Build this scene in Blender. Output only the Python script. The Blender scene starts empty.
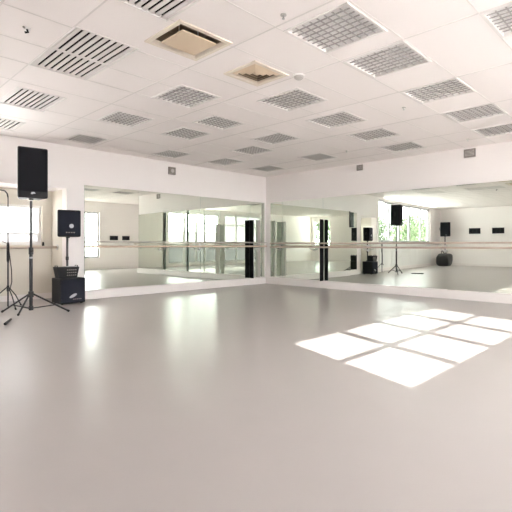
import bpy, math, random
from mathutils import Vector, Matrix, Euler

S = bpy.context.scene
COL = S.collection
R = math.radians

# ------------------------------------------------------------------ camera
CX, CY, CZ = -8.39, -7.88, 0.995
cam_d = bpy.data.cameras.new('camera')
cam = bpy.data.objects.new('camera', cam_d)
COL.objects.link(cam)
cam.location = (CX, CY, CZ)
cam.rotation_euler = (R(90), 0, R(44.5 - 90))
cam_d.sensor_width = 36
cam_d.lens = 440 / 512 * 36
cam_d.shift_y = -11 / 512
cam_d.clip_start = 0.05
cam_d.clip_end = 300
S.camera = cam

# ------------------------------------------------------------------ world, sun, exposure
SUN_T = 0.531                      # tangent of the sun's elevation
w = bpy.data.worlds.new('sky')
S.world = w
w.use_nodes = True
bg = w.node_tree.nodes['Background']
bg.inputs['Color'].default_value = (0.99, 0.985, 1.0, 1)
# hazy sky: much brighter on the sun's side (south) than in the north
_nt = w.node_tree
_tc = _nt.nodes.new('ShaderNodeTexCoord')
_dot = _nt.nodes.new('ShaderNodeVectorMath')
_dot.operation = 'DOT_PRODUCT'
_dot.inputs[1].default_value = (-0.26, -0.86, 0.44)
_mr = _nt.nodes.new('ShaderNodeMapRange')
_mr.inputs['From Min'].default_value = -0.2
_mr.inputs['From Max'].default_value = 1.0
_mr.inputs['To Min'].default_value = 3.4
_mr.inputs['To Max'].default_value = 24.0
_nt.links.new(_tc.outputs['Generated'], _dot.inputs[0])
_nt.links.new(_dot.outputs['Value'], _mr.inputs['Value'])
_nt.links.new(_mr.outputs['Result'], bg.inputs['Strength'])
sun_d = bpy.data.lights.new('sun', 'SUN')
sun_d.energy = 13.0
sun_d.angle = R(0.25)
sun_d.color = (1.0, 0.96, 0.92)
sun = bpy.data.objects.new('sun', sun_d)
COL.objects.link(sun)
sun.rotation_euler = Vector((0.313, 0.95, -SUN_T)).to_track_quat('-Z', 'Y').to_euler()
sun.location = (-8, -20, 12)
S.view_settings.view_transform = 'Standard'
S.view_settings.look = 'None'
S.view_settings.gamma = 1
S.view_settings.exposure = 0.86
S.view_settings.use_curve_mapping = False
S.cycles.max_bounces = 16
S.cycles.diffuse_bounces = 9
S.cycles.glossy_bounces = 10
S.cycles.transmission_bounces = 8
S.cycles.transparent_max_bounces = 16
S.cycles.sample_clamp_indirect = 12
S.cycles.caustics_refractive = False
S.cycles.blur_glossy = 0.5


def portal(name, loc, direction, sx, sy):
    d = bpy.data.lights.new(name, 'AREA')
    d.shape = 'RECTANGLE'
    d.size, d.size_y = sx, sy
    d.cycles.is_portal = True
    o = bpy.data.objects.new(name, d)
    COL.objects.link(o)
    o.location = loc
    o.rotation_euler = Vector(direction).to_track_quat('-Z', 'Y').to_euler()


portal('sky_portal', (-4.67, -9.5, 2.05), (0, 1, 0), 3.75, 0.95)
portal('sky_portal', (-8.25, -9.5, 1.3), (0, 1, 0), 2.8, 2.5)
portal('sky_portal', (-9.6, 0.12, 1.9), (0, -1, 0), 6.3, 1.7)
portal('sky_portal', (2.6 + 0.12, -7.92, 1.7), (-1, 0, 0), 2.3, 1.8)
portal('sky_portal', (-5.75, 0.8, 1.35), (0, -1, 0), 0.95, 0.8)
portal('sky_portal', (-14.3, -8.0, 1.7), (1, 0, 0), 1.4, 1.7)

# ------------------------------------------------------------------ materials


def srgb(r, g, b):
    def f(c):
        c /= 255
        return c / 12.92 if c <= 0.04045 else ((c + 0.055) / 1.055) ** 2.4
    return (f(r), f(g), f(b), 1)


def mat(name, col, rough=0.5, metal=0.0, spec=0.5, bump=0.0, scale=40.0, var=0.0, coat=0.0):
    m = bpy.data.materials.new(name)
    m.use_nodes = True
    nt = m.node_tree
    p = nt.nodes['Principled BSDF']
    p.inputs['Base Color'].default_value = col
    p.inputs['Roughness'].default_value = rough
    p.inputs['Metallic'].default_value = metal
    p.inputs['Specular IOR Level'].default_value = spec
    p.inputs['Coat Weight'].default_value = coat
    if bump or var:
        tc = nt.nodes.new('ShaderNodeTexCoord')
        n = nt.nodes.new('ShaderNodeTexNoise')
        n.inputs['Scale'].default_value = scale
        n.inputs['Detail'].default_value = 3
        nt.links.new(tc.outputs['Object'], n.inputs['Vector'])
        if bump:
            b = nt.nodes.new('ShaderNodeBump')
            b.inputs['Strength'].default_value = bump
            b.inputs['Distance'].default_value = 0.01
            nt.links.new(n.outputs['Fac'], b.inputs['Height'])
            nt.links.new(b.outputs['Normal'], p.inputs['Normal'])
        if var:
            mx = nt.nodes.new('ShaderNodeMixRGB')
            mx.inputs['Color1'].default_value = [c * (1 - var) for c in col[:3]] + [1]
            mx.inputs['Color2'].default_value = [min(1, c * (1 + var)) for c in col[:3]] + [1]
            nt.links.new(n.outputs['Fac'], mx.inputs['Fac'])
            nt.links.new(mx.outputs['Color'], p.inputs['Base Color'])
    return m


M = {}
M['wall'] = mat('wall_paint', (0.88, 0.835, 0.825, 1), 0.7, bump=0.04, scale=90, spec=0.3)
M['alcove'] = mat('alcove_cream_paint', (0.72, 0.68, 0.61, 1), 0.7, bump=0.04, scale=90, spec=0.3)
M['ceiling'] = mat('ceiling_tile', (0.91, 0.86, 0.845, 1), 0.85, bump=0.12, scale=160, var=0.02, spec=0.2)
M['grid'] = mat('ceiling_grid_paint', (0.76, 0.72, 0.70, 1), 0.6)
M['floor'] = mat('floor_vinyl', (0.37, 0.341, 0.329, 1), 0.28, bump=0.015, scale=5, var=0.02, spec=0.32)
M['ledge'] = mat('ledge_paint', (0.82, 0.775, 0.76, 1), 0.45)
M['mirror'] = mat('mirror_silver', (0.77, 0.82, 0.75, 1), 0.0, metal=1.0)
M['mirror_edge'] = mat('mirror_edge_glass', (0.35, 0.45, 0.40, 1), 0.2)
M['frame'] = mat('window_frame_paint', (0.80, 0.79, 0.78, 1), 0.4)
M['grey_frame'] = mat('grey_window_frame', (0.45, 0.45, 0.46, 1), 0.4)
M['panel'] = mat('white_panel', (0.82, 0.82, 0.81, 1), 0.4)
M['rail_wood'] = mat('barre_wood', (0.60, 0.47, 0.37, 1), 0.35, var=0.12, scale=12)
M['rail_pale'] = mat('barre_pale_wood', (0.52, 0.43, 0.36, 1), 0.35, var=0.08, scale=12)
M['rail_grey'] = mat('barre_grey_metal', (0.55, 0.53, 0.50, 1), 0.3, metal=0.6)
M['steel'] = mat('brushed_steel', (0.6, 0.6, 0.6, 1), 0.3, metal=1.0)
M['black'] = mat('black_plastic', (0.014, 0.014, 0.016, 1), 0.5, bump=0.08, scale=180, spec=0.2)
M['black_metal'] = mat('black_metal', (0.018, 0.018, 0.02, 1), 0.35)
M['grille'] = mat('black_grille', (0.012, 0.012, 0.015, 1), 0.7, bump=0.4, scale=260, spec=0.12)
M['navy'] = mat('dark_blue_grille', (0.016, 0.018, 0.028, 1), 0.7, bump=0.4, scale=260, spec=0.15)
M['matt_black'] = mat('matt_black_board', (0.008, 0.008, 0.009, 1), 0.9, spec=0.05)
M['cloth'] = mat('black_nylon', (0.012, 0.012, 0.013, 1), 0.4, bump=0.5, scale=25)
M['rubber'] = mat('black_rubber', (0.012, 0.012, 0.012, 1), 0.8)
M['silver'] = mat('silver_emblem', (0.42, 0.42, 0.44, 1), 0.4, metal=0.3)
M['white_plastic'] = mat('white_plastic', (0.82, 0.80, 0.78, 1), 0.4)
M['grey_plastic'] = mat('grey_plastic', (0.25, 0.225, 0.205, 1), 0.5)
M['mid_grey'] = mat('mid_grey_plastic', (0.5, 0.47, 0.45, 1), 0.5)
M['slat'] = mat('louvre_white', (0.80, 0.77, 0.75, 1), 0.4)
M['crate'] = mat('louvre_grey', (0.38, 0.36, 0.35, 1), 0.5)
M['pan'] = mat('light_pan_white', (0.86, 0.84, 0.83, 1), 0.5)
M['shade_pan'] = mat('light_pan_painted_shade', (0.008, 0.008, 0.008, 1), 0.8, spec=0.1)  # near-black colour stands in for deep shade between the slats
M['beige'] = mat('beige_metal', (0.70, 0.56, 0.41, 1), 0.45)
M['beige_pale'] = mat('pale_beige_metal', (0.78, 0.70, 0.60, 1), 0.45)
M['duct'] = mat('duct_dark', (0.26, 0.20, 0.14, 1), 0.7)
M['tube'] = mat('fluorescent_tube_off', (0.85, 0.85, 0.83, 1), 0.3)
M['leaf'] = mat('leaf_green', (0.035, 0.06, 0.022, 1), 0.6, var=0.4, scale=3)
M['leaf2'] = mat('leaf_pale_green', (0.06, 0.095, 0.035, 1), 0.6, var=0.4, scale=3)
M['bark'] = mat('bark', (0.12, 0.08, 0.05, 1), 0.9, bump=0.5, scale=20)
M['paving'] = mat('pale_paving', (0.78, 0.75, 0.73, 1), 0.9, var=0.04, scale=2)


def glass_mat():
    m = bpy.data.materials.new('window_glass')
    m.use_nodes = True
    nt = m.node_tree
    nt.nodes.clear()
    out = nt.nodes.new('ShaderNodeOutputMaterial')
    mix = nt.nodes.new('ShaderNodeMixShader')
    tr = nt.nodes.new('ShaderNodeBsdfTransparent')
    gl = nt.nodes.new('ShaderNodeBsdfGlossy')
    lw = nt.nodes.new('ShaderNodeLayerWeight')
    lw.inputs['Blend'].default_value = 0.5
    pw = nt.nodes.new('ShaderNodeMath')
    pw.operation = 'POWER'
    pw.inputs[1].default_value = 5
    nt.links.new(lw.outputs['Facing'], pw.inputs[0])
    fr = nt.nodes.new('ShaderNodeMath')
    fr.operation = 'MULTIPLY_ADD'
    fr.inputs[1].default_value = 0.6
    fr.inputs[2].default_value = 0.03
    nt.links.new(pw.outputs[0], fr.inputs[0])
    tr.inputs['Color'].default_value = (0.96, 0.98, 0.97, 1)
    gl.inputs['Roughness'].default_value = 0.02
    nt.links.new(fr.outputs[0], mix.inputs[0])
    nt.links.new(tr.outputs[0], mix.inputs[1])
    nt.links.new(gl.outputs[0], mix.inputs[2])
    nt.links.new(mix.outputs[0], out.inputs[0])
    return m


def frosted_mat(name, clear, col):
    m = bpy.data.materials.new(name)
    m.use_nodes = True
    nt = m.node_tree
    nt.nodes.clear()
    out = nt.nodes.new('ShaderNodeOutputMaterial')
    mix = nt.nodes.new('ShaderNodeMixShader')
    mix2 = nt.nodes.new('ShaderNodeMixShader')
    tl = nt.nodes.new('ShaderNodeBsdfTranslucent')
    df = nt.nodes.new('ShaderNodeBsdfDiffuse')
    tr = nt.nodes.new('ShaderNodeBsdfTransparent')
    tl.inputs['Color'].default_value = col
    df.inputs['Color'].default_value = col
    mix2.inputs[0].default_value = 0.35
    mix.inputs[0].default_value = clear
    nt.links.new(tl.outputs[0], mix2.inputs[1])
    nt.links.new(df.outputs[0], mix2.inputs[2])
    nt.links.new(mix2.outputs[0], mix.inputs[1])
    nt.links.new(tr.outputs[0], mix.inputs[2])
    nt.links.new(mix.outputs[0], out.inputs[0])
    return m


M['glass'] = glass_mat()
M['frosted'] = frosted_mat('frosted_film_glass', 0.0, (0.55, 0.55, 0.55, 1))
M['opal'] = frosted_mat('opal_glass', 0.0, (0.2, 0.2, 0.2, 1))
M['sheer'] = frosted_mat('sheer_white_fabric', 0.0, (0.36, 0.36, 0.36, 1))

# ------------------------------------------------------------------ mesh helpers


class MB:
    def __init__(s):
        s.v, s.f = [], []

    def add(s, vs, fs):
        o = len(s.v)
        s.v += [tuple(v) for v in vs]
        s.f += [tuple(i + o for i in f) for f in fs]
        return s

    def box(s, a, b, rot=None, pivot=None):
        x0, y0, z0 = a
        x1, y1, z1 = b
        x0, x1 = min(x0, x1), max(x0, x1)
        y0, y1 = min(y0, y1), max(y0, y1)
        z0, z1 = min(z0, z1), max(z0, z1)
        vs = [Vector(p) for p in ((x0, y0, z0), (x1, y0, z0), (x1, y1, z0), (x0, y1, z0),
                                  (x0, y0, z1), (x1, y0, z1), (x1, y1, z1), (x0, y1, z1))]
        if rot is not None:
            pv = Vector(pivot) if pivot is not None else sum(vs, Vector()) / 8
            vs = [rot @ (q - pv) + pv for q in vs]
        return s.add(vs, [(0, 3, 2, 1), (4, 5, 6, 7), (0, 1, 5, 4), (1, 2, 6, 5), (2, 3, 7, 6), (3, 0, 4, 7)])

    def frustum(s, a, b, a2, b2, z0, z1):
        """tapered block: rectangle a..b at z0, a2..b2 at z1"""
        vs = [(a[0], a[1], z0), (b[0], a[1], z0), (b[0], b[1], z0), (a[0], b[1], z0),
              (a2[0], a2[1], z1), (b2[0], a2[1], z1), (b2[0], b2[1], z1), (a2[0], b2[1], z1)]
        return s.add(vs, [(0, 3, 2, 1), (4, 5, 6, 7), (0, 1, 5, 4), (1, 2, 6, 5), (2, 3, 7, 6), (3, 0, 4, 7)])

    def tube(s, path, r, n=12, caps=True):
        path = [Vector(p) for p in path]
        rr = r if isinstance(r, (list, tuple)) else [r] * len(path)
        rings = []
        up = None
        for i, p in enumerate(path):
            if i == 0:
                t = path[1] - p
            elif i == len(path) - 1:
                t = p - path[i - 1]
            else:
                t = (path[i + 1] - p).normalized() + (p - path[i - 1]).normalized()
            t.normalize()
            if up is None:
                up = Vector((0, 0, 1)) if abs(t.z) < 0.9 else Vector((1, 0, 0))
            u = t.cross(up).normalized()
            v = u.cross(t).normalized()
            up = v
            rings.append([p + (u * math.cos(2 * math.pi * k / n) + v * math.sin(2 * math.pi * k / n)) * rr[i] for k in range(n)])
        vs = [q for rg in rings for q in rg]
        fs = []
        for i in range(len(rings) - 1):
            for k in range(n):
                a, b = i * n + k, i * n + (k + 1) % n
                fs.append((a, a + n, b + n, b))
        if caps:
            fs.append(tuple(range(n)))
            fs.append(tuple(reversed(range((len(rings) - 1) * n, len(rings) * n))))
        return s.add(vs, fs)

    def disc(s, c, axis, r, h, n=20):
        c = Vector(c)
        a = Vector(axis).normalized()
        return s.tube([c, c + a * h], r, n)

    def ring(s, a, b, ia, ib, z0, z1):
        """rectangular frame: outer a..b, inner ia..ib"""
        s.box((a[0], a[1], z0), (b[0], ia[1], z1))
        s.box((a[0], ib[1], z0), (b[0], b[1], z1))
        s.box((a[0], ia[1], z0), (ia[0], ib[1], z1))
        s.box((ib[0], ia[1], z0), (b[0], ib[1], z1))
        return s

    def build(s, name, m, parent=None, smooth=False, bevel=0.0, seg=2):
        me = bpy.data.meshes.new(name)
        me.from_pydata(s.v, [], s.f)
        me.materials.append(m)
        me.validate()
        if smooth:
            me.shade_smooth()
            me.set_sharp_from_angle(angle=R(40))
        o = bpy.data.objects.new(name, me)
        COL.objects.link(o)
        if parent is not None:
            o.parent = parent
        if bevel:
            bv = o.modifiers.new('bevel', 'BEVEL')
            bv.width = bevel
            bv.segments = seg
            bv.limit_method = 'ANGLE'
        return o


def empty(name, loc=(0, 0, 0), rz=0.0):
    o = bpy.data.objects.new(name, None)
    COL.objects.link(o)
    o.location = loc
    o.rotation_euler = (0, 0, rz)
    o.empty_display_size = 0.1
    return o


def tag(o, label, cat, group=None, kind=None):
    o['label'] = label
    o['category'] = cat
    if group:
        o['group'] = group
    if kind:
        o['kind'] = kind
    return o


def struct(o, label=None):
    o['kind'] = 'structure'
    if label:
        o['label'] = label
    return o


def copy_thing(src):
    def cp(o, parent):
        c = o.copy()
        COL.objects.link(c)
        if parent is not None:
            c.parent = parent
        for ch in [k for k in bpy.data.objects if k.parent == o]:
            cp(ch, c)
        return c
    return cp(src, None)


# ------------------------------------------------------------------ room shell
H = 2.765
XW, YS, XE, YP = -14.2, -9.4, 2.6, -6.35     # west wall, south wall, annex east wall, end of the right mirror wall
T = 0.2


def wall_cells(name, fixed, lo, hi, u0, u1, z0, z1, holes, m):
    """wall slab; fixed='y' runs along x, fixed='x' runs along y; lo..hi is its thickness"""
    us = sorted({u0, u1, *[h[0] for h in holes], *[h[1] for h in holes]})
    zs = sorted({z0, z1, *[h[2] for h in holes], *[h[3] for h in holes]})
    mb = MB()
    for i in range(len(us) - 1):
        for j in range(len(zs) - 1):
            cu, cz = (us[i] + us[i + 1]) / 2, (zs[j] + zs[j + 1]) / 2
            if any(h[0] < cu < h[1] and h[2] < cz < h[3] for h in holes):
                continue
            if fixed == 'y':
                mb.box((us[i], lo, zs[j]), (us[i + 1], hi, zs[j + 1]))
            else:
                mb.box((lo, us[i], zs[j]), (hi, us[i + 1], zs[j + 1]))
    return struct(mb.build(name, m))


TOP = H + 0.35
ALC = (-6.3, -5.17, 2.0, 0.69)               # alcove: x0, x1, top, depth
NW = (-12.75, -6.47, 1.1, 2.70)               # tall north window
SA = (-6.52, -2.80, 0.10, 2.70)              # south window with the sun
SB = (-9.65, -6.85, 0.10, 2.60)              # south window with sheer blinds
SC = (-0.64, 0.0, 0.47, 2.34)                # narrow annex window
EW_FILL = (-9.1, -6.75, 0.80, 2.60)                # unseen annex east window, added to brighten the far end
WW = (-9.2, -7.9, 0.90, 2.50)                # west window

wall_cells('wall_north', 'y', 0.0, T, XW - T, -0.0, 0, TOP, [(ALC[0], ALC[1], -1, ALC[2]), NW], M['wall'])
wall_cells('wall_east', 'x', 0.0, 0.15, YP, T, 0, TOP, [], M['wall'])
wall_cells('wall_south', 'y', YS - T, YS, XW - T, XE + T, 0, TOP, [SA, SB, SC], M['wall'])
wall_cells('wall_west', 'x', XW - T, XW, YS, 0.0, 0, TOP, [WW], M['wall'])
wall_cells('wall_annex_east', 'x', XE, XE + T, YS, YP + T, 0, TOP, [EW_FILL], M['wall'])
wall_cells('wall_annex_north', 'y', YP, YP + T, 0.15, XE, 0, TOP, [], M['wall'])
# alcove
AW = (-6.2, -5.34, 1.0, 1.72)
wall_cells('wall_alcove_back', 'y', ALC[3], ALC[3] + T, ALC[0] - T, ALC[1] + T, 0, ALC[2] + 0.2, [AW], M['alcove'])
wall_cells('wall_alcove_right', 'x', ALC[1], ALC[1] + T, T, ALC[3], 0, ALC[2] + 0.2, [], M['alcove'])
wall_cells('wall_alcove_left', 'x', ALC[0] - T, ALC[0], T, ALC[3], 0, ALC[2] + 0.2, [], M['alcove'])
struct(MB().box((ALC[0], T, ALC[2]), (ALC[1], ALC[3], ALC[2] + 0.2)).build('ceiling_alcove', M['wall']))

struct(MB().box((XW - T, YS - T, -0.12), (XE + T, 0.0, 0)).box((ALC[0] - T, 0.0, -0.12), (ALC[1] + T, ALC[3] + T, 0)).build('floor', M['floor']))
struct(MB().box((-60, -60, -0.4), (60, 60, -0.13)).build('ground', M['paving']))

# fixtures in the ceiling: (kind, cx, cy, sx, sy, label)
EG = 'egg-crate ceiling lights'
FIX = [
    ('crate', -5.34, -5.80, 0.60, 0.62, 'biggest square grid light, at the top middle of the photo, nearest of its row'),
    ('crate', -4.48, -5.81, 0.60, 0.62, 'square grid light right behind the nearest big one in the long right-hand row'),
    ('crate', -3.30, -5.82, 0.60, 0.64, 'third square grid light from the front in the long right-hand row'),
    ('crate', -2.12, -5.83, 0.62, 0.64, 'fourth grid light of the right-hand row, just in front of the last cut-off one'),
    ('crate', -0.92, -5.80, 0.64, 0.62, 'last grid light of the right-hand row, cut by the right photo edge'),
    ('crate', -4.24, -4.42, 0.59, 0.65, 'square grid light beside the small dome, behind the beige louvred vent'),
    ('crate', -3.14, -4.32, 0.60, 0.65, 'grid light next behind the one beside the small dome'),
    ('crate', -2.02, -4.27, 0.60, 0.65, 'grid light second from the right wall in the middle row'),
    ('crate', -0.86, -4.19, 0.62, 0.65, 'grid light nearest the right wall in the middle row, by the small wall grille'),
    ('crate', -5.22, -3.59, 0.58, 0.62, 'grid light left of the louvred vent and behind the beige flat-plate vent'),
    ('crate', -4.22, -3.03, 0.60, 0.50, 'grid light touching the corner of another just before it, centre left of the ceiling'),
    ('crate', -2.94, -2.97, 0.53, 0.65, 'mid-ceiling grid light in line above the mirror corner, nearest of those in that line'),
    ('crate', -1.19, -2.55, 0.58, 0.58, 'far grid light close to the right wall, right of the wall corner'),
    ('crate', -4.18, -2.18, 0.56, 0.60, 'grid light on the left of the touching pair near the middle'),
    ('crate', -2.56, -2.05, 0.57, 0.63, 'small far grid light, middle of the three stepping back to the wall corner'),
    ('crate', -3.44, -0.70, 0.53, 0.62, 'far grid light close to the left wall above the small dark wall box'),
    ('crate', -2.17, -0.84, 0.55, 0.70, 'far grid light close to the left wall, second from the wall corner'),
    ('crate', -0.92, -0.93, 0.58, 0.66, 'farthest grid light, right in the wall corner'),
    ('slat', -6.68, -5.45, 0.55, 1.02, 'slatted light cut by the top edge of the photo, left of the flat-plate vent'),
    ('slat', -6.59, -3.81, 0.58, 1.08, 'long slatted light at upper left, crossed by one middle bar'),
    ('slat', -6.48, -2.16, 0.55, 0.76, 'slatted light at the left photo edge, between the long one and the cut-off one'),
    ('slat', -6.46, -0.74, 0.57, 0.62, 'slatted light at the left photo edge, lowest and closest to the left wall'),
    ('crate', -5.26, -2.22, 0.56, 0.62, 'grid light above and right of the tall loudspeaker, second from the left wall'),
    ('crate', -5.12, -0.68, 0.53, 0.57, 'grid light next to the left wall, nearest above the tall loudspeaker'),
    ('crate', -4.52, -7.05, 0.55, 0.62, 'grid light cut off by the top right corner of the photo'),
]
VENTS = [('flat', -6.07, -4.78, 0.56, 0.52), ('rings', -5.14, -4.69, 0.50, 0.46)]
# ceiling sheet with openings
holes = [(cx - sx / 2 + 0.02, cx + sx / 2 - 0.02, cy - sy / 2 + 0.02, cy + sy / 2 - 0.02) for (_, cx, cy, sx, sy, *_r) in FIX + VENTS]
xs = sorted({XW, XE, *[h[0] for h in holes], *[h[1] for h in holes]})
ys = sorted({YS, 0.0, *[h[2] for h in holes], *[h[3] for h in holes]})
mb = MB()
for i in range(len(xs) - 1):
    for j in range(len(ys) - 1):
        mx, my = (xs[i] + xs[i + 1]) / 2, (ys[j] + ys[j + 1]) / 2
        if any(h[0] < mx < h[1] and h[2] < my < h[3] for h in holes):
            continue
        mb.box((xs[i], ys[j], H), (xs[i + 1], ys[j + 1], H + 0.015))
struct(mb.build('ceiling', M['ceiling']))
struct(MB().box((XW - T, YS - T, TOP), (XE + T, T, TOP + 0.2)).build('roof_slab', M['wall']))
# visible grid bars between the tiles
gx = [-13.95, -13.35, -12.75, -12.15, -11.55, -10.95, -10.35, -9.75, -9.15, -8.55, -7.95, -7.4, -6.88, -5.73, -4.8, -3.6, -2.42, -1.22, -0.6, 0.6, 1.2, 1.8, 2.4]
gy = [-8.9, -8.3, -7.7, -7.38, -6.74, -6.13, -5.49, -4.98, -4.30, -3.76, -3.28, -2.72, -1.86, -1.22, -0.38]


def clear_spans(a, b, blocked):
    out, cur = [], a
    for (p, q) in sorted(blocked):
        if p > cur:
            out.append((cur, p))
        cur = max(cur, q)
    if cur < b:
        out.append((cur, b))
    return out


mb = MB()
for x in gx:
    for (p, q) in clear_spans(YS, 0.0, [(h[2], h[3]) for h in holes if h[0] < x < h[1]]):
        mb.box((x - 0.0065, p, H - 0.003), (x + 0.0065, q, H + 0.001))
for y in gy:
    for (p, q) in clear_spans(XW, XE, [(h[0], h[1]) for h in holes if h[2] < y < h[3]]):
        mb.box((p, y - 0.005, H - 0.0025), (q, y + 0.005, H + 0.001))
struct(mb.build('trim_1', M['grid']), 'thin suspended ceiling grid between the tiles')

# white ledges under the mirrors
LZ = 0.165
struct(MB().box((-4.87, -0.075, 0), (-0.0, 0, LZ)).build('trim_2', M['ledge'], bevel=0.006), 'white ledge under the left mirrors')
struct(MB().box((-0.085, YP, 0), (0, -0.075, LZ)).build('trim_3', M['ledge'], bevel=0.006), 'white ledge under the right mirrors')
struct(MB().box((XW, YS, 0), (XW + 0.02, 0, 0.10)).build('baseboard_west', M['ledge']))
struct(MB().box((XW + 0.02, -0.02, 0), (ALC[0] - 0.005, 0, 0.10)).build('baseboard_north', M['ledge']))
struct(MB().box((ALC[0], ALC[3] - 0.02, 0), (ALC[1], ALC[3], 0.10)).build('baseboard_alcove', M['ledge']))
struct(MB().box((XW + 0.02, YS, 0), (XE, YS + 0.02, 0.095)).build('baseboard_south', M['ledge']))

# ------------------------------------------------------------------ windows


def window(n, axis, pos, u0, u1, z0, z1, cols, rows, mats, fm, depth=0.05, inset=0.0, frame_w=0.05, panel_rows=()):
    """cols / rows: lists of (a,b) clear openings; mats[row] material of the pane"""
    root = struct(empty('window_%d' % n))

    def bx(mb, a0, a1, b0, b1, d0, d1):
        if axis == 'y':
            mb.box((a0, pos + d0, b0), (a1, pos + d1, b1))
        else:
            mb.box((pos + d0, a0, b0), (pos + d1, a1, b1))
    f = MB()
    us = [u0] + [q for c in cols for q in c] + [u1]
    zs = [z0] + [q for r_ in rows for q in r_] + [z1]
    for i in range(0, len(us), 2):
        if us[i + 1] - us[i] > 1e-4:
            bx(f, us[i], us[i + 1], z0, z1, -depth / 2, depth / 2)
    for i in range(0, len(zs), 2):
        if zs[i + 1] - zs[i] > 1e-4:
            for c in cols:
                bx(f, c[0], c[1], zs[i], zs[i + 1], -depth / 2, depth / 2)
    f.build('frame', fm, root)
    for j, r_ in enumerate(rows):
        for c in cols:
            p = MB()
            th = 0.012 if j in panel_rows else 0.003
            bx(p, c[0], c[1], r_[0], r_[1], -th, th)
            p.build('panel' if j in panel_rows else 'pane', mats[j], root)
    return root


GL, FR, SH, PN = M['glass'], M['frosted'], M['sheer'], M['opal']
z_lo, z_m0, z_m1, z_hi = 1.63, 2.03, 2.065, 2.46
window(1, 'y', YS - 0.03, SA[0], SA[1], SA[2], SA[3],
       [(-6.41, -5.61), (-5.49, -4.73), (-4.60, -3.84), (-3.71, -2.95)],
       [(0.18, 0.95), (1.03, z_lo - 0.04), (z_lo, z_m0), (z_m1, z_hi)], [PN, FR, GL, GL], M['frame'], depth=0.02, panel_rows=(0,))
window(2, 'y', YS - 0.10, SB[0], SB[1], SB[2], SB[3],
       [(-9.55, -8.70), (-8.62, -7.80), (-7.72, -6.95)],
       [(0.18, 0.95), (1.03, 2.02), (2.08, 2.52)], [PN, SH, SH], M['frame'], depth=0.06, panel_rows=(0,))
window(3, 'y', YS - 0.10, SC[0], SC[1], SC[2], SC[3], [(-0.57, -0.07)], [(0.54, 2.27)], [GL], M['grey_frame'], depth=0.06)
window(4, 'y', 0.10, NW[0], NW[1], 0.14 + 0.96, NW[3],
       [(-12.67, -11.75), (-11.63, -10.40), (-10.28, -9.30), (-9.18, -8.30), (-8.18, -7.40), (-7.28, -6.55)], [(1.18, 2.62)], [GL], M['grey_frame'], depth=0.07)
window(5, 'y', ALC[3] + 0.08, AW[0], AW[1], AW[2], AW[3], [(-6.15, -5.39)], [(1.05, 1.20), (1.22, 1.67)], [FR, GL], M['frame'], depth=0.05)
window(6, 'x', XW - 0.10, WW[0], WW[1], WW[2], WW[3], [(-9.13, -8.6), (-8.5, -7.97)], [(0.97, 2.43)], [GL], M['frame'], depth=0.06)

window(7, 'x', XE + 0.10, EW_FILL[0], EW_FILL[1], EW_FILL[2], EW_FILL[3], [(-9.03, -7.97), (-7.88, -6.82)], [(0.87, 2.53)], [SH], M['frame'], depth=0.06)  # added opening, out of view, lets in daylight for the left wall

# white panelling under the tall north window
mb = MB()
for i in range(7):
    x0 = NW[0] + i * 0.897
    mb.box((x0 + 0.008, -0.035, 0.14), (x0 + 0.889, -0.0, 1.06))
struct(mb.build('trim_4', M['panel'], bevel=0.004), 'white wall panels below the tall window')
struct(MB().box((NW[0] - 0.05, -0.09, 1.06), (NW[1] + 0.02, 0.06, 1.10)).build('trim_5', M['panel'], bevel=0.006), 'white sill of the tall window')

# ------------------------------------------------------------------ mirrors


def mirror(x_or_y, a, b, z0, z1, label, tilt=0.0, gap=0.012):
    """x_or_y 'N' on the left wall (a..b along x) or 'E' on the right wall (a..b along y, a > b)"""
    L = abs(b - a)
    th = 0.006
    if x_or_y == 'N':
        root = empty('wall_mirror', ((a + b) / 2, -gap, z0), 0)
    else:
        root = empty('wall_mirror', (-gap, (a + b) / 2, z0), R(-90))
    root.rotation_euler.z += tilt
    h = z1 - z0
    MB().add([(-L / 2, -th, 0), (L / 2, -th, 0), (L / 2, -th, h), (-L / 2, -th, h)], [(0, 1, 2, 3)]).build('reflecting_face', M['mirror'], root)
    # glass body behind the silvered face, showing as a thin edge
    MB().box((-L / 2, -th + 0.0008, 0), (L / 2, th * 0.5, h)).build('backing', M['mirror_edge'], root)
    return tag(root, label, 'mirror', 'studio wall mirrors')


MT = 2.09
mirror('N', -4.857, -2.185, LZ + 0.003, MT, 'left half of the long wall mirror beside the black subwoofer')
mirror('N', -2.175, -0.075, LZ + 0.003, MT, 'mirror on the left wall running up to the room corner')
mirror('E', -0.18, -0.585, LZ + 0.003, MT, 'very narrow mirror strip on the right wall next to the room corner')
mirror('E', -0.592, -1.83, LZ + 0.003, MT, 'mirror on the right wall between the narrow strip and the tall black panels')
mirror('E', -1.838, -2.57, LZ + 0.003, MT, 'narrow mirror right of the tall black panels, left of the window reflection')
mirror('E', -2.58, -3.385, LZ + 0.003, MT, 'mirror right of the narrow one, reflecting the left part of the big window', tilt=R(1.07), gap=0.022)
mirror('E', -3.395, -4.685, LZ + 0.003, MT, 'wide mirror on the right wall reflecting a loudspeaker above a black bag', tilt=R(2.0), gap=0.036)
mirror('E', -4.695, YP + 0.01, LZ + 0.003, MT, 'mirror at the right photo edge reflecting two dark wall plates', tilt=R(2.0), gap=0.042)

# boards added on the ledge in place of dark reflections, room side dark


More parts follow.
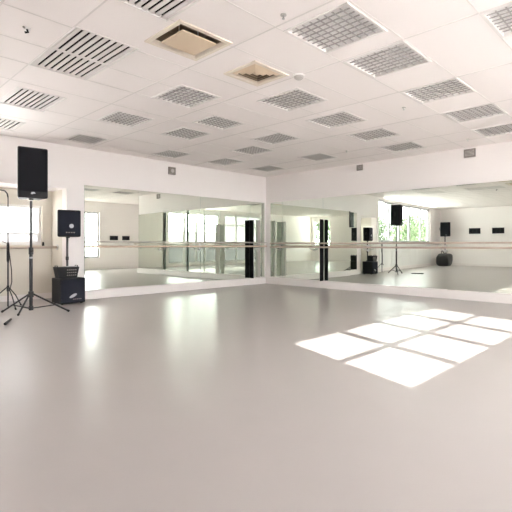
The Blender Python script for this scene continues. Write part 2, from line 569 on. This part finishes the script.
def stand_in_board(side, at, length, thick, z1, label, m_face):
    h = z1 - LZ
    if side == 'N':
        root = empty('reflection_stand_in', (at, -0.021, LZ), 0)
    else:
        root = empty('reflection_stand_in', (-0.036, at, LZ), R(-90))
    sg = -1 if side == 'N' else 1            # local x side that carries the dark face
    # local: board runs along -y (away from the wall)
    MB().box((-thick / 2, -length, 0.001), (thick / 2, 0, h)).build('core', M['white_plastic'], root, bevel=0.002)
    MB().box((sg * (thick / 2 + 0.0003), -length - 0.001, 0.001), (sg * (thick / 2 + 0.004), 0.0, h)).build('face', m_face, root)
    return tag(root, label, 'display board', 'boards added in place of mirror reflections')


stand_in_board('N', -0.62, 0.15, 0.016, 1.62, 'tall black board added in place of a dark reflection in the left-wall mirror near the corner', M['matt_black'])
stand_in_board('N', -0.31, 0.07, 0.012, 1.63, 'slim grey board added for a grey strip in the left-wall mirror, right of the black one', M['mid_grey'])
stand_in_board('E', -1.85, 0.145, 0.016, 1.585, 'tall black board added in place of a dark reflection in the right-wall mirror', M['matt_black'])

# ------------------------------------------------------------------ barres


def barre(name, p0, p1, z, r, m, out, label, brackets):
    """p0..p1 end points in plan; out = offset vector to the wall"""
    root = empty(name, (p0[0], p0[1], 0))
    d = Vector((p1[0] - p0[0], p1[1] - p0[1], 0))
    MB().tube([(0, 0, z), (d.x, d.y, z)], r, 14).build('rail', m, root, smooth=True)
    for t in brackets:
        q = d * t
        b = MB().tube([(q.x, q.y, z - r * 0.6), (q.x, q.y, z - r - 0.025), (q.x + out[0], q.y + out[1], z - r - 0.045)], 0.008, 8)
        b.disc((q.x + out[0], q.y + out[1], z - r - 0.045), (-out[0], -out[1], 0), 0.028, 0.006)
        b.build('bracket', M['steel'], root, smooth=True)
    return tag(root, label, 'ballet barre', 'wall barres')


OFF = 0.18
barre('ballet_barre', (-4.83, -0.02 - OFF), (-0.19, -0.02 - OFF), 0.965, 0.019, M['rail_wood'], (0, OFF), 'lower brown wooden barre rail in front of the left-wall mirrors', (0.03, 0.34, 0.565, 0.955))
barre('ballet_barre', (-4.83, -0.02 - OFF), (-0.19, -0.02 - OFF), 1.055, 0.014, M['rail_grey'], (0, OFF), 'upper slim grey barre rail in front of the left-wall mirrors', (0.03, 0.565, 0.955))
barre('ballet_barre', (-0.04 - OFF, -0.35), (-0.04 - OFF, YP + 0.05), 0.945, 0.019, M['rail_pale'], (OFF, 0), 'lower pale wooden barre rail along the right-wall mirrors', (0.03, 0.21, 0.45, 0.72, 0.98))
barre('ballet_barre', (-0.04 - OFF, -0.35), (-0.04 - OFF, YP + 0.05), 1.035, 0.016, M['rail_pale'], (OFF, 0), 'upper pale wooden barre rail along the right-wall mirrors', (0.03, 0.21, 0.45, 0.72, 0.98))
# short barre across the alcove window
root = empty('ballet_barre', (0, 0, 0))
tag(root, 'short pale barre rail across the alcove window behind the loudspeaker', 'ballet barre', 'wall barres')
MB().tube([(ALC[0] + 0.01, 0.42, 0.955), (ALC[1] - 0.01, 0.42, 0.955)], 0.024, 14).build('rail', M['rail_pale'], root, smooth=True)
MB().disc((ALC[1] - 0.012, 0.42, 0.955), (1, 0, 0), 0.05, 0.012).build('flange', M['steel'], root, smooth=True)
MB().tube([(-5.42, 0.42, 0.98), (-5.42, 0.42, 1.05)], [0.022, 0.014], 10).build('knob', M['black'], root, smooth=True)

# ------------------------------------------------------------------ ceiling lights


def crate_light(cx, cy, sx, sy, label):
    root = empty('ceiling_light', (cx, cy, H))
    a, b = sx / 2, sy / 2
    fw = 0.026
    MB().ring((-a, -b), (a, b), (-a + fw, -b + fw), (a - fw, b - fw), -0.008, 0.012).build('frame', M['slat'], root, bevel=0.002)
    ia, ib = a - fw, b - fw
    n = 8
    lv = MB()
    for k in range(1, n):
        x = -ia + 2 * ia * k / n
        lv.box((x - 0.0055, -ib, 0.003), (x + 0.0055, ib, 0.009))
        y = -ib + 2 * ib * k / n
        lv.box((-ia, y - 0.0055, 0.0035), (ia, y + 0.0055, 0.0085))
    lv.build('louvre', M['crate'], root)
    p = MB().box((-ia, -ib, 0.026), (ia, ib, 0.03))
    p.ring((-ia - 0.004, -ib - 0.004), (ia + 0.004, ib + 0.004), (-ia, -ib), (ia, ib), 0.0125, 0.03)
    p.build('reflector_pan', M['pan'], root)
    return tag(root, label, 'ceiling light', EG)


def slat_light(cx, cy, sx, sy, label):
    root = empty('ceiling_light', (cx, cy, H))
    a, b = sx / 2, sy / 2
    fw = 0.016
    MB().ring((-a, -b), (a, b), (-a + fw, -b + fw), (a - fw, b - fw), -0.008, 0.012).build('frame', M['slat'], root, bevel=0.002)
    ia, ib = a - fw, b - fw
    n = 9
    lv = MB()
    for k in range(n):
        x = -ia + 2 * ia * (k + 0.5) / n
        hw = ia / n * 0.60
        lv.box((x - hw, -ib, 0.0), (x + hw, ib, 0.008))
    lv.build('louvre', M['slat'], root)
    if sy > 0.9:
        MB().box((-ia, -0.022, -0.004), (ia, 0.022, -0.0005)).build('cross_bar', M['slat'], root)
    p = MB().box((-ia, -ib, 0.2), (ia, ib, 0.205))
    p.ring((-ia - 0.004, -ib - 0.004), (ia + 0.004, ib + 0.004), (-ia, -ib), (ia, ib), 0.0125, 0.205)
    p.build('housing', M['shade_pan'], root)
    return tag(root, label, 'ceiling light', 'slatted ceiling lights')


for (k, cx, cy, sx, sy, lab) in FIX:
    (crate_light if k == 'crate' else slat_light)(cx, cy, sx, sy, lab)

# beige vents
k, cx, cy, sx, sy = VENTS[0]
root = tag(empty('ceiling_vent', (cx, cy, H)), 'beige square ceiling vent with a flat plate hung in its middle', 'air vent', 'beige ceiling vents')
a, b = sx / 2, sy / 2


def rect_loft(mb, rings):
    """rings of (half x, half y, z)"""
    vs, fs = [], []
    for (p, q, z) in rings:
        vs += [(-p, -q, z), (p, -q, z), (p, q, z), (-p, q, z)]
    for i in range(len(rings) - 1):
        for e in range(4):
            f = (i + 1) % 1
            A, B = i * 4 + e, i * 4 + (e + 1) % 4
            fs.append((A, B, B + 4, A + 4))
    return mb.add(vs, fs)


rect_loft(MB(), [(a, b, 0.0), (a, b, -0.012), (a - 0.035, b - 0.035, -0.014), (a - 0.05, b - 0.05, 0.03), (a - 0.05, b - 0.05, 0.14)]).build('frame', M['beige_pale'], root)
rect_loft(MB(), [(a - 0.051, b - 0.051, 0.02), (a - 0.06, b - 0.06, 0.13)]).add(
    [(-a + 0.06, -b + 0.06, 0.13), (a - 0.06, -b + 0.06, 0.13), (a - 0.06, b - 0.06, 0.13), (-a + 0.06, b - 0.06, 0.13)], [(0, 1, 2, 3)]).build('duct', M['duct'], root)
MB().box((-a + 0.10, -b + 0.10, -0.022), (a - 0.10, b - 0.10, -0.008)).build('plate', M['beige'], root, bevel=0.006)
for px in (-0.1, 0.1):
    MB().tube([(px, 0, -0.008), (px, 0, 0.13)], 0.006, 8).build('hanger', M['steel'], root)

k, cx, cy, sx, sy = VENTS[1]
root = tag(empty('ceiling_vent', (cx, cy, H)), 'beige ceiling vent of nested square louvres with dark gaps', 'air vent', 'beige ceiling vents')
a, b = sx / 2, sy / 2
rect_loft(MB(), [(a, b, 0.0), (a, b, -0.010), (a - 0.04, b - 0.04, -0.012), (a - 0.055, b - 0.055, 0.02), (a - 0.055, b - 0.055, 0.12)]).build('frame', M['beige_pale'], root)
rect_loft(MB(), [(a - 0.056, b - 0.056, 0.02), (a - 0.06, b - 0.06, 0.12)]).add(
    [(-a + 0.06, -b + 0.06, 0.12), (a - 0.06, -b + 0.06, 0.12), (a - 0.06, b - 0.06, 0.12), (-a + 0.06, b - 0.06, 0.12)], [(0, 1, 2, 3)]).build('duct', M['duct'], root)
for i in range(3):
    o_ = 0.078 + i * 0.05
    pr = [(a - o_ + 0.012, b - o_ + 0.012, 0.004), (a - o_ - 0.012, b - o_ - 0.012, -0.010), (a - o_ - 0.012, b - o_ - 0.012, -0.013), (a - o_ + 0.012, b - o_ + 0.012, 0.001), (a - o_ + 0.012, b - o_ + 0.012, 0.004)]
    rect_loft(MB(), pr).build('louvre', M['beige'], root)
MB().box((-0.03, -0.02, -0.004), (0.03, 0.02, 0.004)).build('centre_plate', M['beige'], root)

# small ceiling domes and sprinklers
t = tag(empty('smoke_detector', (-4.80, -4.98, H)), 'small grey dome on the ceiling beside the louvred vent', 'smoke detector')
MB().tube([(0, 0, 0), (0, 0, -0.012)], 0.06, 24).build('base', M['white_plastic'], t, smooth=True)
MB().tube([(0, 0, -0.012), (0, 0, -0.03), (0, 0, -0.042), (0, 0, -0.047)], [0.052, 0.048, 0.03, 0.01], 24).build('dome', M['mid_grey'], t, smooth=True)


def sprinkler(x, y, label):
    t = tag(empty('ceiling_sprinkler', (x, y, H)), label, 'sprinkler', 'small ceiling sprinklers')
    MB().tube([(0, 0, 0.0), (0, 0, -0.006)], 0.024, 18).build('rosette', M['mid_grey'], t, smooth=True)
    MB().tube([(0, 0, -0.006), (0, 0, -0.03)], 0.006, 10).tube([(0, 0, -0.03), (0, 0, -0.034)], 0.012, 14).build('head', M['steel'], t, smooth=True)


sprinkler(-3.02, -5.27, 'tiny ceiling sprinkler left of the third light in the right-hand row')
sprinkler(-0.67, -5.25, 'tiny ceiling sprinkler close above the brown wall grille')
sprinkler(-5.83, -5.66, 'tiny ceiling sprinkler at the top edge left of the nearest grid light')
sprinkler(-1.30, -3.30, 'tiny ceiling sprinkler near the small grille on the right wall')
t = tag(empty('ceiling_hook', (-7.14, -4.03, H)), 'small dark broken fitting on a bare tile at the upper left', 'ceiling fitting')
MB().tube([(0, 0, 0.0), (0, 0, -0.01)], 0.03, 12).build('plate', M['white_plastic'], t, smooth=True)
MB().tube([(0.0, 0.0, -0.01), (0.01, 0.0, -0.03), (-0.012, 0.012, -0.035)], 0.009, 8).build('stub', M['black'], t, smooth=True)
MB().tube([(-0.02, -0.012, -0.008), (-0.035, -0.03, -0.014)], 0.008, 8).build('wire', M['grey_plastic'], t, smooth=True)

# small grilles and boxes on the walls


def wall_grille(loc, rz, wd, ht, label, m):
    t = tag(empty('wall_grille', loc, rz), label, 'wall vent', 'small wall grilles')
    MB().ring((-wd / 2, -ht / 2), (wd / 2, ht / 2), (-wd / 2 + 0.015, -ht / 2 + 0.015), (wd / 2 - 0.015, ht / 2 - 0.015), 0.0, 0.018)
    f = MB()
    e = 0.015
    for (x0, x1, z0, z1) in ((-wd / 2, wd / 2, -ht / 2, -ht / 2 + e), (-wd / 2, wd / 2, ht / 2 - e, ht / 2), (-wd / 2, -wd / 2 + e, -ht / 2 + e, ht / 2 - e), (wd / 2 - e, wd / 2, -ht / 2 + e, ht / 2 - e)):
        f.box((x0, -0.02, z0), (x1, -0.001, z1))
    f.build('frame', m, t)
    s_ = MB()
    for i in range(5):
        z = -ht / 2 + e + (ht - 2 * e) * (i + 0.5) / 5
        s_.box((-wd / 2 + e, -0.014, z - 0.008), (wd / 2 - e, -0.003, z + 0.006))
    s_.build('slats', m, t)


wall_grille((0, -5.06, 2.655), R(-90), 0.20, 0.15, 'square brown-grey grille high on the right wall near the photo edge', M['grey_plastic'])
wall_grille((0, -2.80, 2.67), R(-90), 0.15, 0.12, 'little brown-grey grille high on the right wall above the mirrors', M['grey_plastic'])
t = tag(empty('wall_speaker', (-2.955, -0.0, 2.575)), 'small dark grey box high on the left wall above the mirror', 'wall box')
MB().box((-0.085, -0.05, -0.08), (0.085, -0.001, 0.08)).build('body', M['grey_plastic'], t, bevel=0.008)
MB().disc((0, -0.05, 0), (0, -1, 0), 0.04, 0.006).build('lens', M['mid_grey'], t, smooth=True)


def wall_plate(loc, rz, wd, ht, label, n):
    t = tag(empty('wall_plate', loc, rz), label, 'wall plate', 'dark wall plates seen in the mirrors')
    MB().box((-wd / 2, -0.03, -ht / 2), (wd / 2, -0.001, ht / 2)).build('plate', M['black'], t, bevel=0.006)
    for i in range(n):
        x = -wd / 2 + wd * (i + 0.5) / n
        MB().box((x - wd / n * 0.36, -0.036, -ht * 0.3), (x + wd / n * 0.36, -0.0302, ht * 0.3)).build('socket', M['grille'], t, bevel=0.003)


wall_plate((XW, -1.62, 1.66), R(90), 0.50, 0.27, 'dark plate on the far wall, left one reflected at the right photo edge', 3)
wall_plate((XW, -2.62, 1.66), R(90), 0.50, 0.27, 'dark plate on the far wall, right one reflected at the right photo edge', 3)
wall_plate((0.62, YS, 1.29), R(180), 0.36, 0.18, 'dark plate beside the narrow window reflected in the left mirror, nearer the window', 2)
wall_plate((1.17, YS, 1.29), R(180), 0.34, 0.18, 'dark plate reflected in the left mirror, farther from the narrow window', 2)
t = tag(empty('wall_intercom', (XW, -0.45, 1.85), R(90)), 'small white intercom on the wall by the reflected loudspeaker', 'intercom')
MB().box((-0.07, -0.035, -0.14), (0.07, -0.001, 0.14)).build('body', M['white_plastic'], t, bevel=0.008)
MB().box((-0.04, -0.04, 0.02), (0.04, -0.0352, 0.10)).build('screen', M['grey_plastic'], t)

# ------------------------------------------------------------------ loudspeakers


def loudspeaker(name, loc, rz, wd, dp, ht, label, group, gm, emblem):
    """front faces local -y"""
    t = tag(empty(name, loc, rz), label, 'loudspeaker', group)
    # cabinet tapering towards the back
    bk = 0.72
    vs = []
    for z in (0.0, ht):
        vs += [(-wd / 2, -dp / 2, z), (wd / 2, -dp / 2, z), (wd / 2 * bk, dp / 2, z), (-wd / 2 * bk, dp / 2, z)]
    MB().add(vs, [(0, 3, 2, 1), (4, 5, 6, 7), (0, 1, 5, 4), (1, 2, 6, 5), (2, 3, 7, 6), (3, 0, 4, 7)]).build('cabinet', M['black'], t, bevel=0.022, seg=3)
    gw, z0 = wd / 2 - 0.022, (0.09 if emblem == 'plate' else 0.03)
    g = MB()
    n = 8
    pts = []
    for i in range(n + 1):           # gently bowed grille
        x = -gw + 2 * gw * i / n
        y = -dp / 2 - 0.006 - 0.014 * (1 - (2 * i / n - 1) ** 2)
        pts.append((x, y))
    v, f = [], []
    for (x, y) in pts:
        v += [(x, y, z0), (x, y, ht - 0.03), (x, -dp / 2 + 0.004, z0), (x, -dp / 2 + 0.004, ht - 0.03)]
    for i in range(n):
        k_ = i * 4
        f += [(k_, k_ + 4, k_ + 5, k_ + 1), (k_ + 1, k_ + 5, k_ + 7, k_ + 3), (k_ + 2, k_ + 6, k_ + 4, k_)]
    f += [(0, 1, 3, 2), (n * 4, n * 4 + 2, n * 4 + 3, n * 4 + 1)]
    g.add(v, f).build('grille', gm, t, smooth=True)
    yb = -dp / 2 - 0.021
    if emblem == 'plate':
        out = [(-0.03, 0.055), (-0.008, 0.052), (0.0, 0.06), (0.03, 0.064), (0.01, 0.083), (-0.02, 0.08)]
        v_ = [(x, yb, z) for (x, z) in out] + [(x, yb + 0.02, z) for (x, z) in out]
        MB().add(v_, [(0, 1, 2, 3, 4, 5)] + [(q, q + 6, (q + 1) % 6 + 6, (q + 1) % 6) for q in range(6)]).build('emblem', M['silver'], t)
    else:
        MB().disc((0.03, yb - 0.004, ht * 0.40), (0, 1, 0), 0.036, 0.012, 24).build('emblem', M['silver'], t, smooth=True)
        bar = MB()
        for i in range(4):
            bar.box((-0.06 + i * 0.04, yb, ht * 0.14), (-0.035 + i * 0.04, yb + 0.008, ht * 0.18))
        bar.build('lettering', M['grey_plastic'], t)
    # carry handle on the side and pole socket underneath
    MB().tube([(wd / 2 * 0.9, 0.0, ht * 0.45), (wd / 2 * 0.9 + 0.018, 0.0, ht * 0.48), (wd / 2 * 0.9 + 0.018, 0.0, ht * 0.6), (wd / 2 * 0.9, 0.0, ht * 0.63)], 0.01, 8).build('handle', M['black_metal'], t, smooth=True)
    MB().tube([(0, 0, -0.02), (0, 0, 0.004)], 0.032, 16).build('pole_socket', M['black_metal'], t, smooth=True)
    return t


def tripod(name, loc, z_top, feet, hub_z, label, cat, pole_r=0.019):
    t = tag(empty(name, loc), label, cat)
    MB().tube([(0, 0, 0.06), (0, 0, 0.9)], pole_r * 1.25, 14).build('lower_pole', M['black_metal'], t, smooth=True)
    MB().tube([(0, 0, 0.9), (0, 0, z_top)], pole_r * 0.9, 14).build('upper_pole', M['black_metal'], t, smooth=True)
    c_ = MB().tube([(0, 0, 0.86), (0, 0, 0.96)], pole_r * 1.7, 14).build('collar', M['black_metal'], t, smooth=True)
    MB().tube([(0, -pole_r * 1.6, 0.91), (0, -pole_r * 1.6 - 0.035, 0.91)], 0.014, 10).build('knob', M['rubber'], c_, smooth=True)
    MB().tube([(0, 0, 0.80), (0, 0, 0.825)], pole_r * 1.45, 14).build('ring', M['silver'], t, smooth=True)
    MB().tube([(0, 0, hub_z - 0.04), (0, 0, hub_z + 0.04)], pole_r * 1.9, 14).build('leg_hub', M['black_metal'], t, smooth=True)
    MB().tube([(0, 0, 0.055), (0, 0, 0.115)], pole_r * 1.7, 14).build('brace_hub', M['black_metal'], t, smooth=True)
    for (fx, fy) in feet:
        d = Vector((fx, fy, 0))
        u = d.normalized()
        a_ = u * pole_r * 1.7 + Vector((0, 0, hub_z))
        mid = a_.lerp(d + Vector((0, 0, 0.02)), 0.62)
        leg = MB().tube([a_, d * 0.985 + Vector((0, 0, 0.022))], 0.0125, 8).build('leg', M['black_metal'], t, smooth=True)
        MB().tube([d * 0.95 + Vector((0, 0, 0.034)), d * 1.01 + Vector((0, 0, 0.016))], 0.016, 10).build('rubber_foot', M['rubber'], leg, smooth=True)
        MB().tube([u * pole_r * 1.6 + Vector((0, 0, 0.085)), mid], 0.009, 8).build('brace', M['black_metal'], t, smooth=True)
    return t


# tall main loudspeaker on its tripod
fw_, rt_ = Vector((0.7133, 0.7009, 0)), Vector((0.7009, -0.7133, 0))


def floor_pt(px, d):
    return Vector((CX, CY, 0)) + fw_ * d + rt_ * ((px - 256) / 440 * d)


base = floor_pt(31, 6.35)
feet = [floor_pt(2, 6.44) - base, floor_pt(69, 6.5) - base, floor_pt(18, 6.12) - base]
tripod('speaker_stand', base, 1.634, [(f.x, f.y) for f in feet], 0.285, 'black tripod stand carrying the tall loudspeaker in front of the alcove', 'speaker stand')
sp = floor_pt(32.5, 6.37)
face = math.atan2(CX - sp.x, -(CY - sp.y))     # turns local -y towards the camera
loudspeaker('loudspeaker', (base.x, base.y, 1.66), math.atan2(CY - base.y, CX - base.x) + math.pi / 2 + R(9), 0.395, 0.34, 0.715, 'tall black loudspeaker on top of the tripod at the left', 'black loudspeakers', M['grille'], 'plate')
p = floor_pt(8, 5.62)
st = tag(empty('floor_plug', (p.x, p.y, 0)), 'short black stub lying on the floor in front of the tripod', 'plug')
dr = (floor_pt(11, 5.9) - floor_pt(5.5, 5.55))
MB().tube([(-dr.x / 2, -dr.y / 2, 0.018), (dr.x / 2, dr.y / 2, 0.018)], [0.018, 0.014], 10).build('body', M['rubber'], st, smooth=True)
MB().tube([(dr.x / 2, dr.y / 2, 0.016), (dr.x / 2 * 1.2, dr.y / 2 * 1.2, 0.012)], [0.009, 0.006], 8).build('tip', M['black_metal'], st, smooth=True)

# microphone stand at the photo edge
mp = floor_pt(8, 6.9)
t = tag(empty('microphone_stand', mp), 'thin black microphone stand at the left photo edge with bent top', 'microphone stand')
MB().tube([(0, 0, 0.03), (0, 0, 0.99)], 0.012, 10).build('lower_pole', M['black_metal'], t, smooth=True)
MB().tube([(0, 0, 0.98), (0, 0, 1.74)], 0.008, 10).build('upper_pole', M['black_metal'], t, smooth=True)
MB().tube([(0, 0, 0.72), (0, 0, 0.76), (0, 0, 1.0), (0, 0, 1.04)], [0.014, 0.021, 0.021, 0.012], 12).build('clutch', M['black'], t, smooth=True)
MB().tube([(0, 0, 1.74), -rt_ * 0.012 + Vector((0, 0, 1.80)), -rt_ * 0.05 + Vector((0, 0, 1.845)), -rt_ * 0.12 + Vector((0, 0, 1.86)), -rt_ * 0.24 + Vector((0, 0, 1.855))], 0.011, 10).build('gooseneck', M['black_metal'], t, smooth=True)
MB().tube([rt_ * 0.012 + Vector((0, 0, 0.93)), rt_ * 0.03 + Vector((0, 0, 0.8)), rt_ * 0.055 + Vector((0, 0, 0.6)), rt_ * 0.06 + Vector((0, 0, 0.42)), rt_ * 0.03 + Vector((0, 0, 0.30))], 0.007, 8).build('cable', M['rubber'], t, smooth=True)
MB().tube([-rt_ * 0.01 + Vector((0, 0, 1.02)), -rt_ * 0.085 + Vector((0, 0, 1.05))], 0.008, 8).build('clip', M['grey_plastic'], t, smooth=True)
MB().tube([(0, 0, 0.27), (0, 0, 0.36)], 0.02, 12).build('leg_hub', M['black_metal'], t, smooth=True)
for ang in (200, 320, 80):
    u = rt_ * math.cos(R(ang)) + fw_ * math.sin(R(ang))
    leg = MB().tube([u * 0.018 + Vector((0, 0, 0.33)), u * 0.16 + Vector((0, 0, 0.20)), u * 0.29 + Vector((0, 0, 0.016))], 0.009, 8).build('leg', M['black_metal'], t, smooth=True)
    MB().tube([u * 0.275 + Vector((0, 0, 0.03)), u * 0.298 + Vector((0, 0, 0.013))], 0.013, 8).build('rubber_foot', M['rubber'], leg, smooth=True)

# subwoofer by the wall end, with mixer, pole and small loudspeaker
SX0, SX1, SY0, SY1, SZ = -5.475, -5.045, -0.475, -0.115, 0.435
sub = tag(empty('subwoofer', ((SX0 + SX1) / 2, (SY0 + SY1) / 2, 0)), 'black subwoofer box on the floor at the left mirror end', 'subwoofer')
hx, hy = (SX1 - SX0) / 2, (SY1 - SY0) / 2
MB().box((-hx, -hy, 0.015), (hx, hy, SZ)).build('cabinet', M['black'], sub, bevel=0.014, seg=3)
MB().box((-hx + 0.02, -hy - 0.008, 0.035), (hx - 0.02, -hy - 0.0004, SZ - 0.025)).build('grille', M['navy'], sub, bevel=0.003)
for (px, py) in ((-1, -1), (1, -1), (1, 1), (-1, 1)):
    MB().disc((px * (hx - 0.05), py * (hy - 0.05), 0.0), (0, 0, 1), 0.022, 0.016, 12).build('foot', M['rubber'], sub, smooth=True)
# slanted oval emblem
em = MB()
n = 20
ring_f, ring_b = [], []
for i in range(n):
    an = 2 * math.pi * i / n
    ex, ez = 0.062 * math.cos(an), 0.026 * math.sin(an) + 0.025 * math.cos(an)
    ring_f.append((ex - 0.0, -hy - 0.013, 0.14 + ez))
    ring_b.append((ex - 0.0, -hy - 0.0085, 0.14 + ez))
em.add(ring_f + ring_b, [tuple(range(n))] + [(i, i + n, (i + 1) % n + n, (i + 1) % n) for i in range(n)])
em.build('emblem', M['silver'], sub)
lt = MB()
for i in range(5):
    lt.box((0.0 + i * 0.03, -hy - 0.012, 0.075), (0.02 + i * 0.03, -hy - 0.0085, 0.088))
lt.build('lettering', M['grey_plastic'], sub)

mx_ = tag(empty('mixer', ((SX0 + SX1) / 2 - 0.06, SY0 + 0.13, SZ + 0.001)), 'small black mixer with raised sides standing on the subwoofer', 'audio mixer')
MB().frustum((-0.15, -0.09), (0.15, 0.09), (-0.185, -0.105), (0.185, 0.10), 0, 0.19).build('body', M['black'], mx_, bevel=0.008)
MB().box((-0.04, -0.085, 0.192), (0.15, 0.0, 0.2)).build('display', M['silver'], mx_)
for i in range(5):
    for j in range(3):
        MB().tube([(-0.02 + i * 0.034, -0.097 - j * 0.0032, 0.05 + j * 0.045), (-0.02 + i * 0.034, -0.118 - j * 0.0032, 0.05 + j * 0.045)], 0.009, 8).build('knob', M['grey_plastic'], mx_, smooth=True)
for s_ in (-1, 1):
    MB().tube([(s_ * 0.17, 0.04, 0.185), (s_ * 0.17, 0.04, 0.21), (s_ * 0.17, -0.06, 0.21), (s_ * 0.17, -0.06, 0.185)], 0.008, 8).build('handle', M['black_metal'], mx_, smooth=True)

pp = (-5.245, -0.205)
t = tag(empty('speaker_pole', (pp[0], pp[1], SZ)), 'thin black pole rising from the subwoofer to the small loudspeaker', 'speaker pole')
MB().tube([(0, 0, 0.0), (0, 0, 0.68)], 0.019, 12).build('pole', M['black_metal'], t, smooth=True)
MB().tube([(0, 0, 0.001), (0, 0, 0.03)], 0.04, 16).build('socket', M['black_metal'], t, smooth=True)
MB().tube([(0, 0, 0.30), (0, 0, 0.36)], 0.026, 12).build('collar', M['black'], t, smooth=True)
loudspeaker('loudspeaker', (pp[0] + 0.005, pp[1] - 0.01, SZ + 0.70), R(-10), 0.385, 0.24, 0.46, 'small squarish black loudspeaker with round silver emblem, on the pole above the subwoofer', 'black loudspeakers', M['navy'], 'disc')

# second loudspeaker, pole and bag seen only in the right mirror
qx, qy = -12.9, -0.62
t = tag(empty('equipment_bag', (qx, qy, 0)), 'black equipment bag on the floor under the loudspeaker reflected in the right mirror', 'bag')
v, f = [], []
random.seed(3)
NU, NV = 20, 12
for j in range(NV + 1):
    th_ = math.pi * j / NV
    for i in range(NU):
        ph = 2 * math.pi * i / NU
        sx_ = abs(math.cos(ph)) ** 0.4 * math.copysign(1, math.cos(ph)) * math.sin(th_) ** 0.4
        sy_ = abs(math.sin(ph)) ** 0.4 * math.copysign(1, math.sin(ph)) * math.sin(th_) ** 0.4
        sz_ = abs(math.cos(th_)) ** 0.7 * math.copysign(1, math.cos(th_))
        wob = 1 + 0.07 * math.sin(3.1 * ph + 2 * th_) * math.sin(th_) + random.uniform(-0.015, 0.015)
        v.append((0.46 * sx_ * wob, 0.30 * sy_ * wob, 0.30 + 0.30 * sz_ * (1.0 if sz_ < 0 else wob)))
for j in range(NV):
    for i in range(NU):
        a_ = j * NU + i
        b_ = j * NU + (i + 1) % NU
        f.append((a_, a_ + NU, b_ + NU, b_))
MB().add(v, f).build('body', M['cloth'], t, smooth=True)
for s_ in (-1, 1):
    MB().tube([(-0.18, s_ * 0.1, 0.56), (-0.14, s_ * 0.12, 0.68), (0.0, s_ * 0.13, 0.72), (0.14, s_ * 0.12, 0.68), (0.18, s_ * 0.1, 0.56)], 0.014, 8).build('handle', M['rubber'], t, smooth=True)
t = tag(empty('speaker_pole', (qx - 0.60, qy + 0.18, 0)), 'black pole behind the bag, reflected in the right mirror', 'speaker pole')
MB().tube([(0, 0, 0.0), (0, 0, 1.38)], 0.024, 12).build('pole', M['black_metal'], t, smooth=True)
MB().tube([(0, 0, 0.0), (0, 0, 0.03)], 0.17, 20).build('base', M['black_metal'], t, smooth=True)
loudspeaker('loudspeaker', (qx - 0.60, qy + 0.18, 1.405), R(60), 0.50, 0.34, 0.68, 'black loudspeaker on a pole above the bag, seen only in the right mirror', 'black loudspeakers', M['grille'], 'plate')

# ------------------------------------------------------------------ greenery outside


def tree(x, y, h, r, m, label, seed):
    random.seed(seed)
    t = tag(empty('garden_tree', (x, y, -0.13)), label, 'tree', 'trees outside the windows')
    MB().tube([(0, 0, 0), (0.05, 0.03, h * 0.3), (-0.03, 0.02, h * 0.75)], [0.14, 0.1, 0.03], 10).build('trunk', M['bark'], t, smooth=True)
    v, f = [], []
    for k in range(1500):
        u = Vector((random.gauss(0, 1), random.gauss(0, 1), random.gauss(0, 1))).normalized()
        rad = random.random() ** 0.4
        lump = 1 + 0.25 * math.sin(4 * u.x + seed) * math.cos(5 * u.z + 2 * u.y)
        p = Vector((u.x * r, u.y * r, u.z * h * 0.36)) * rad * lump + Vector((0, 0, h * 0.64))
        q = Euler((random.uniform(0, 6.3), random.uniform(0, 6.3), random.uniform(0, 6.3))).to_matrix()
        s_ = random.uniform(0.06, 0.13)
        o_ = len(v)
        for c_ in ((-1, 0, 0), (0, -0.5, 0.1), (1, 0, 0), (0, 0.5, 0.1)):
            v.append(p + q @ (Vector(c_) * s_))
        f.append((o_, o_ + 1, o_ + 2, o_ + 3))
    MB().add(v, f).build('foliage', m, t)


tree(-14.6, 4.2, 3.0, 1.3, M['leaf'], 'darker green tree outside the left part of the big reflected window', 1)
tree(-18.2, 3.1, 2.9, 1.3, M['leaf2'], 'round light green tree outside the middle of the big reflected window', 4)
tree(-22.0, 4.3, 3.2, 1.7, M['leaf2'], 'wide light green tree outside the right part of the big reflected window', 2)
tree(-18.5, -11.5, 3.4, 1.6, M['leaf2'], 'light green tree outside the small window reflected beside the room corner', 5)
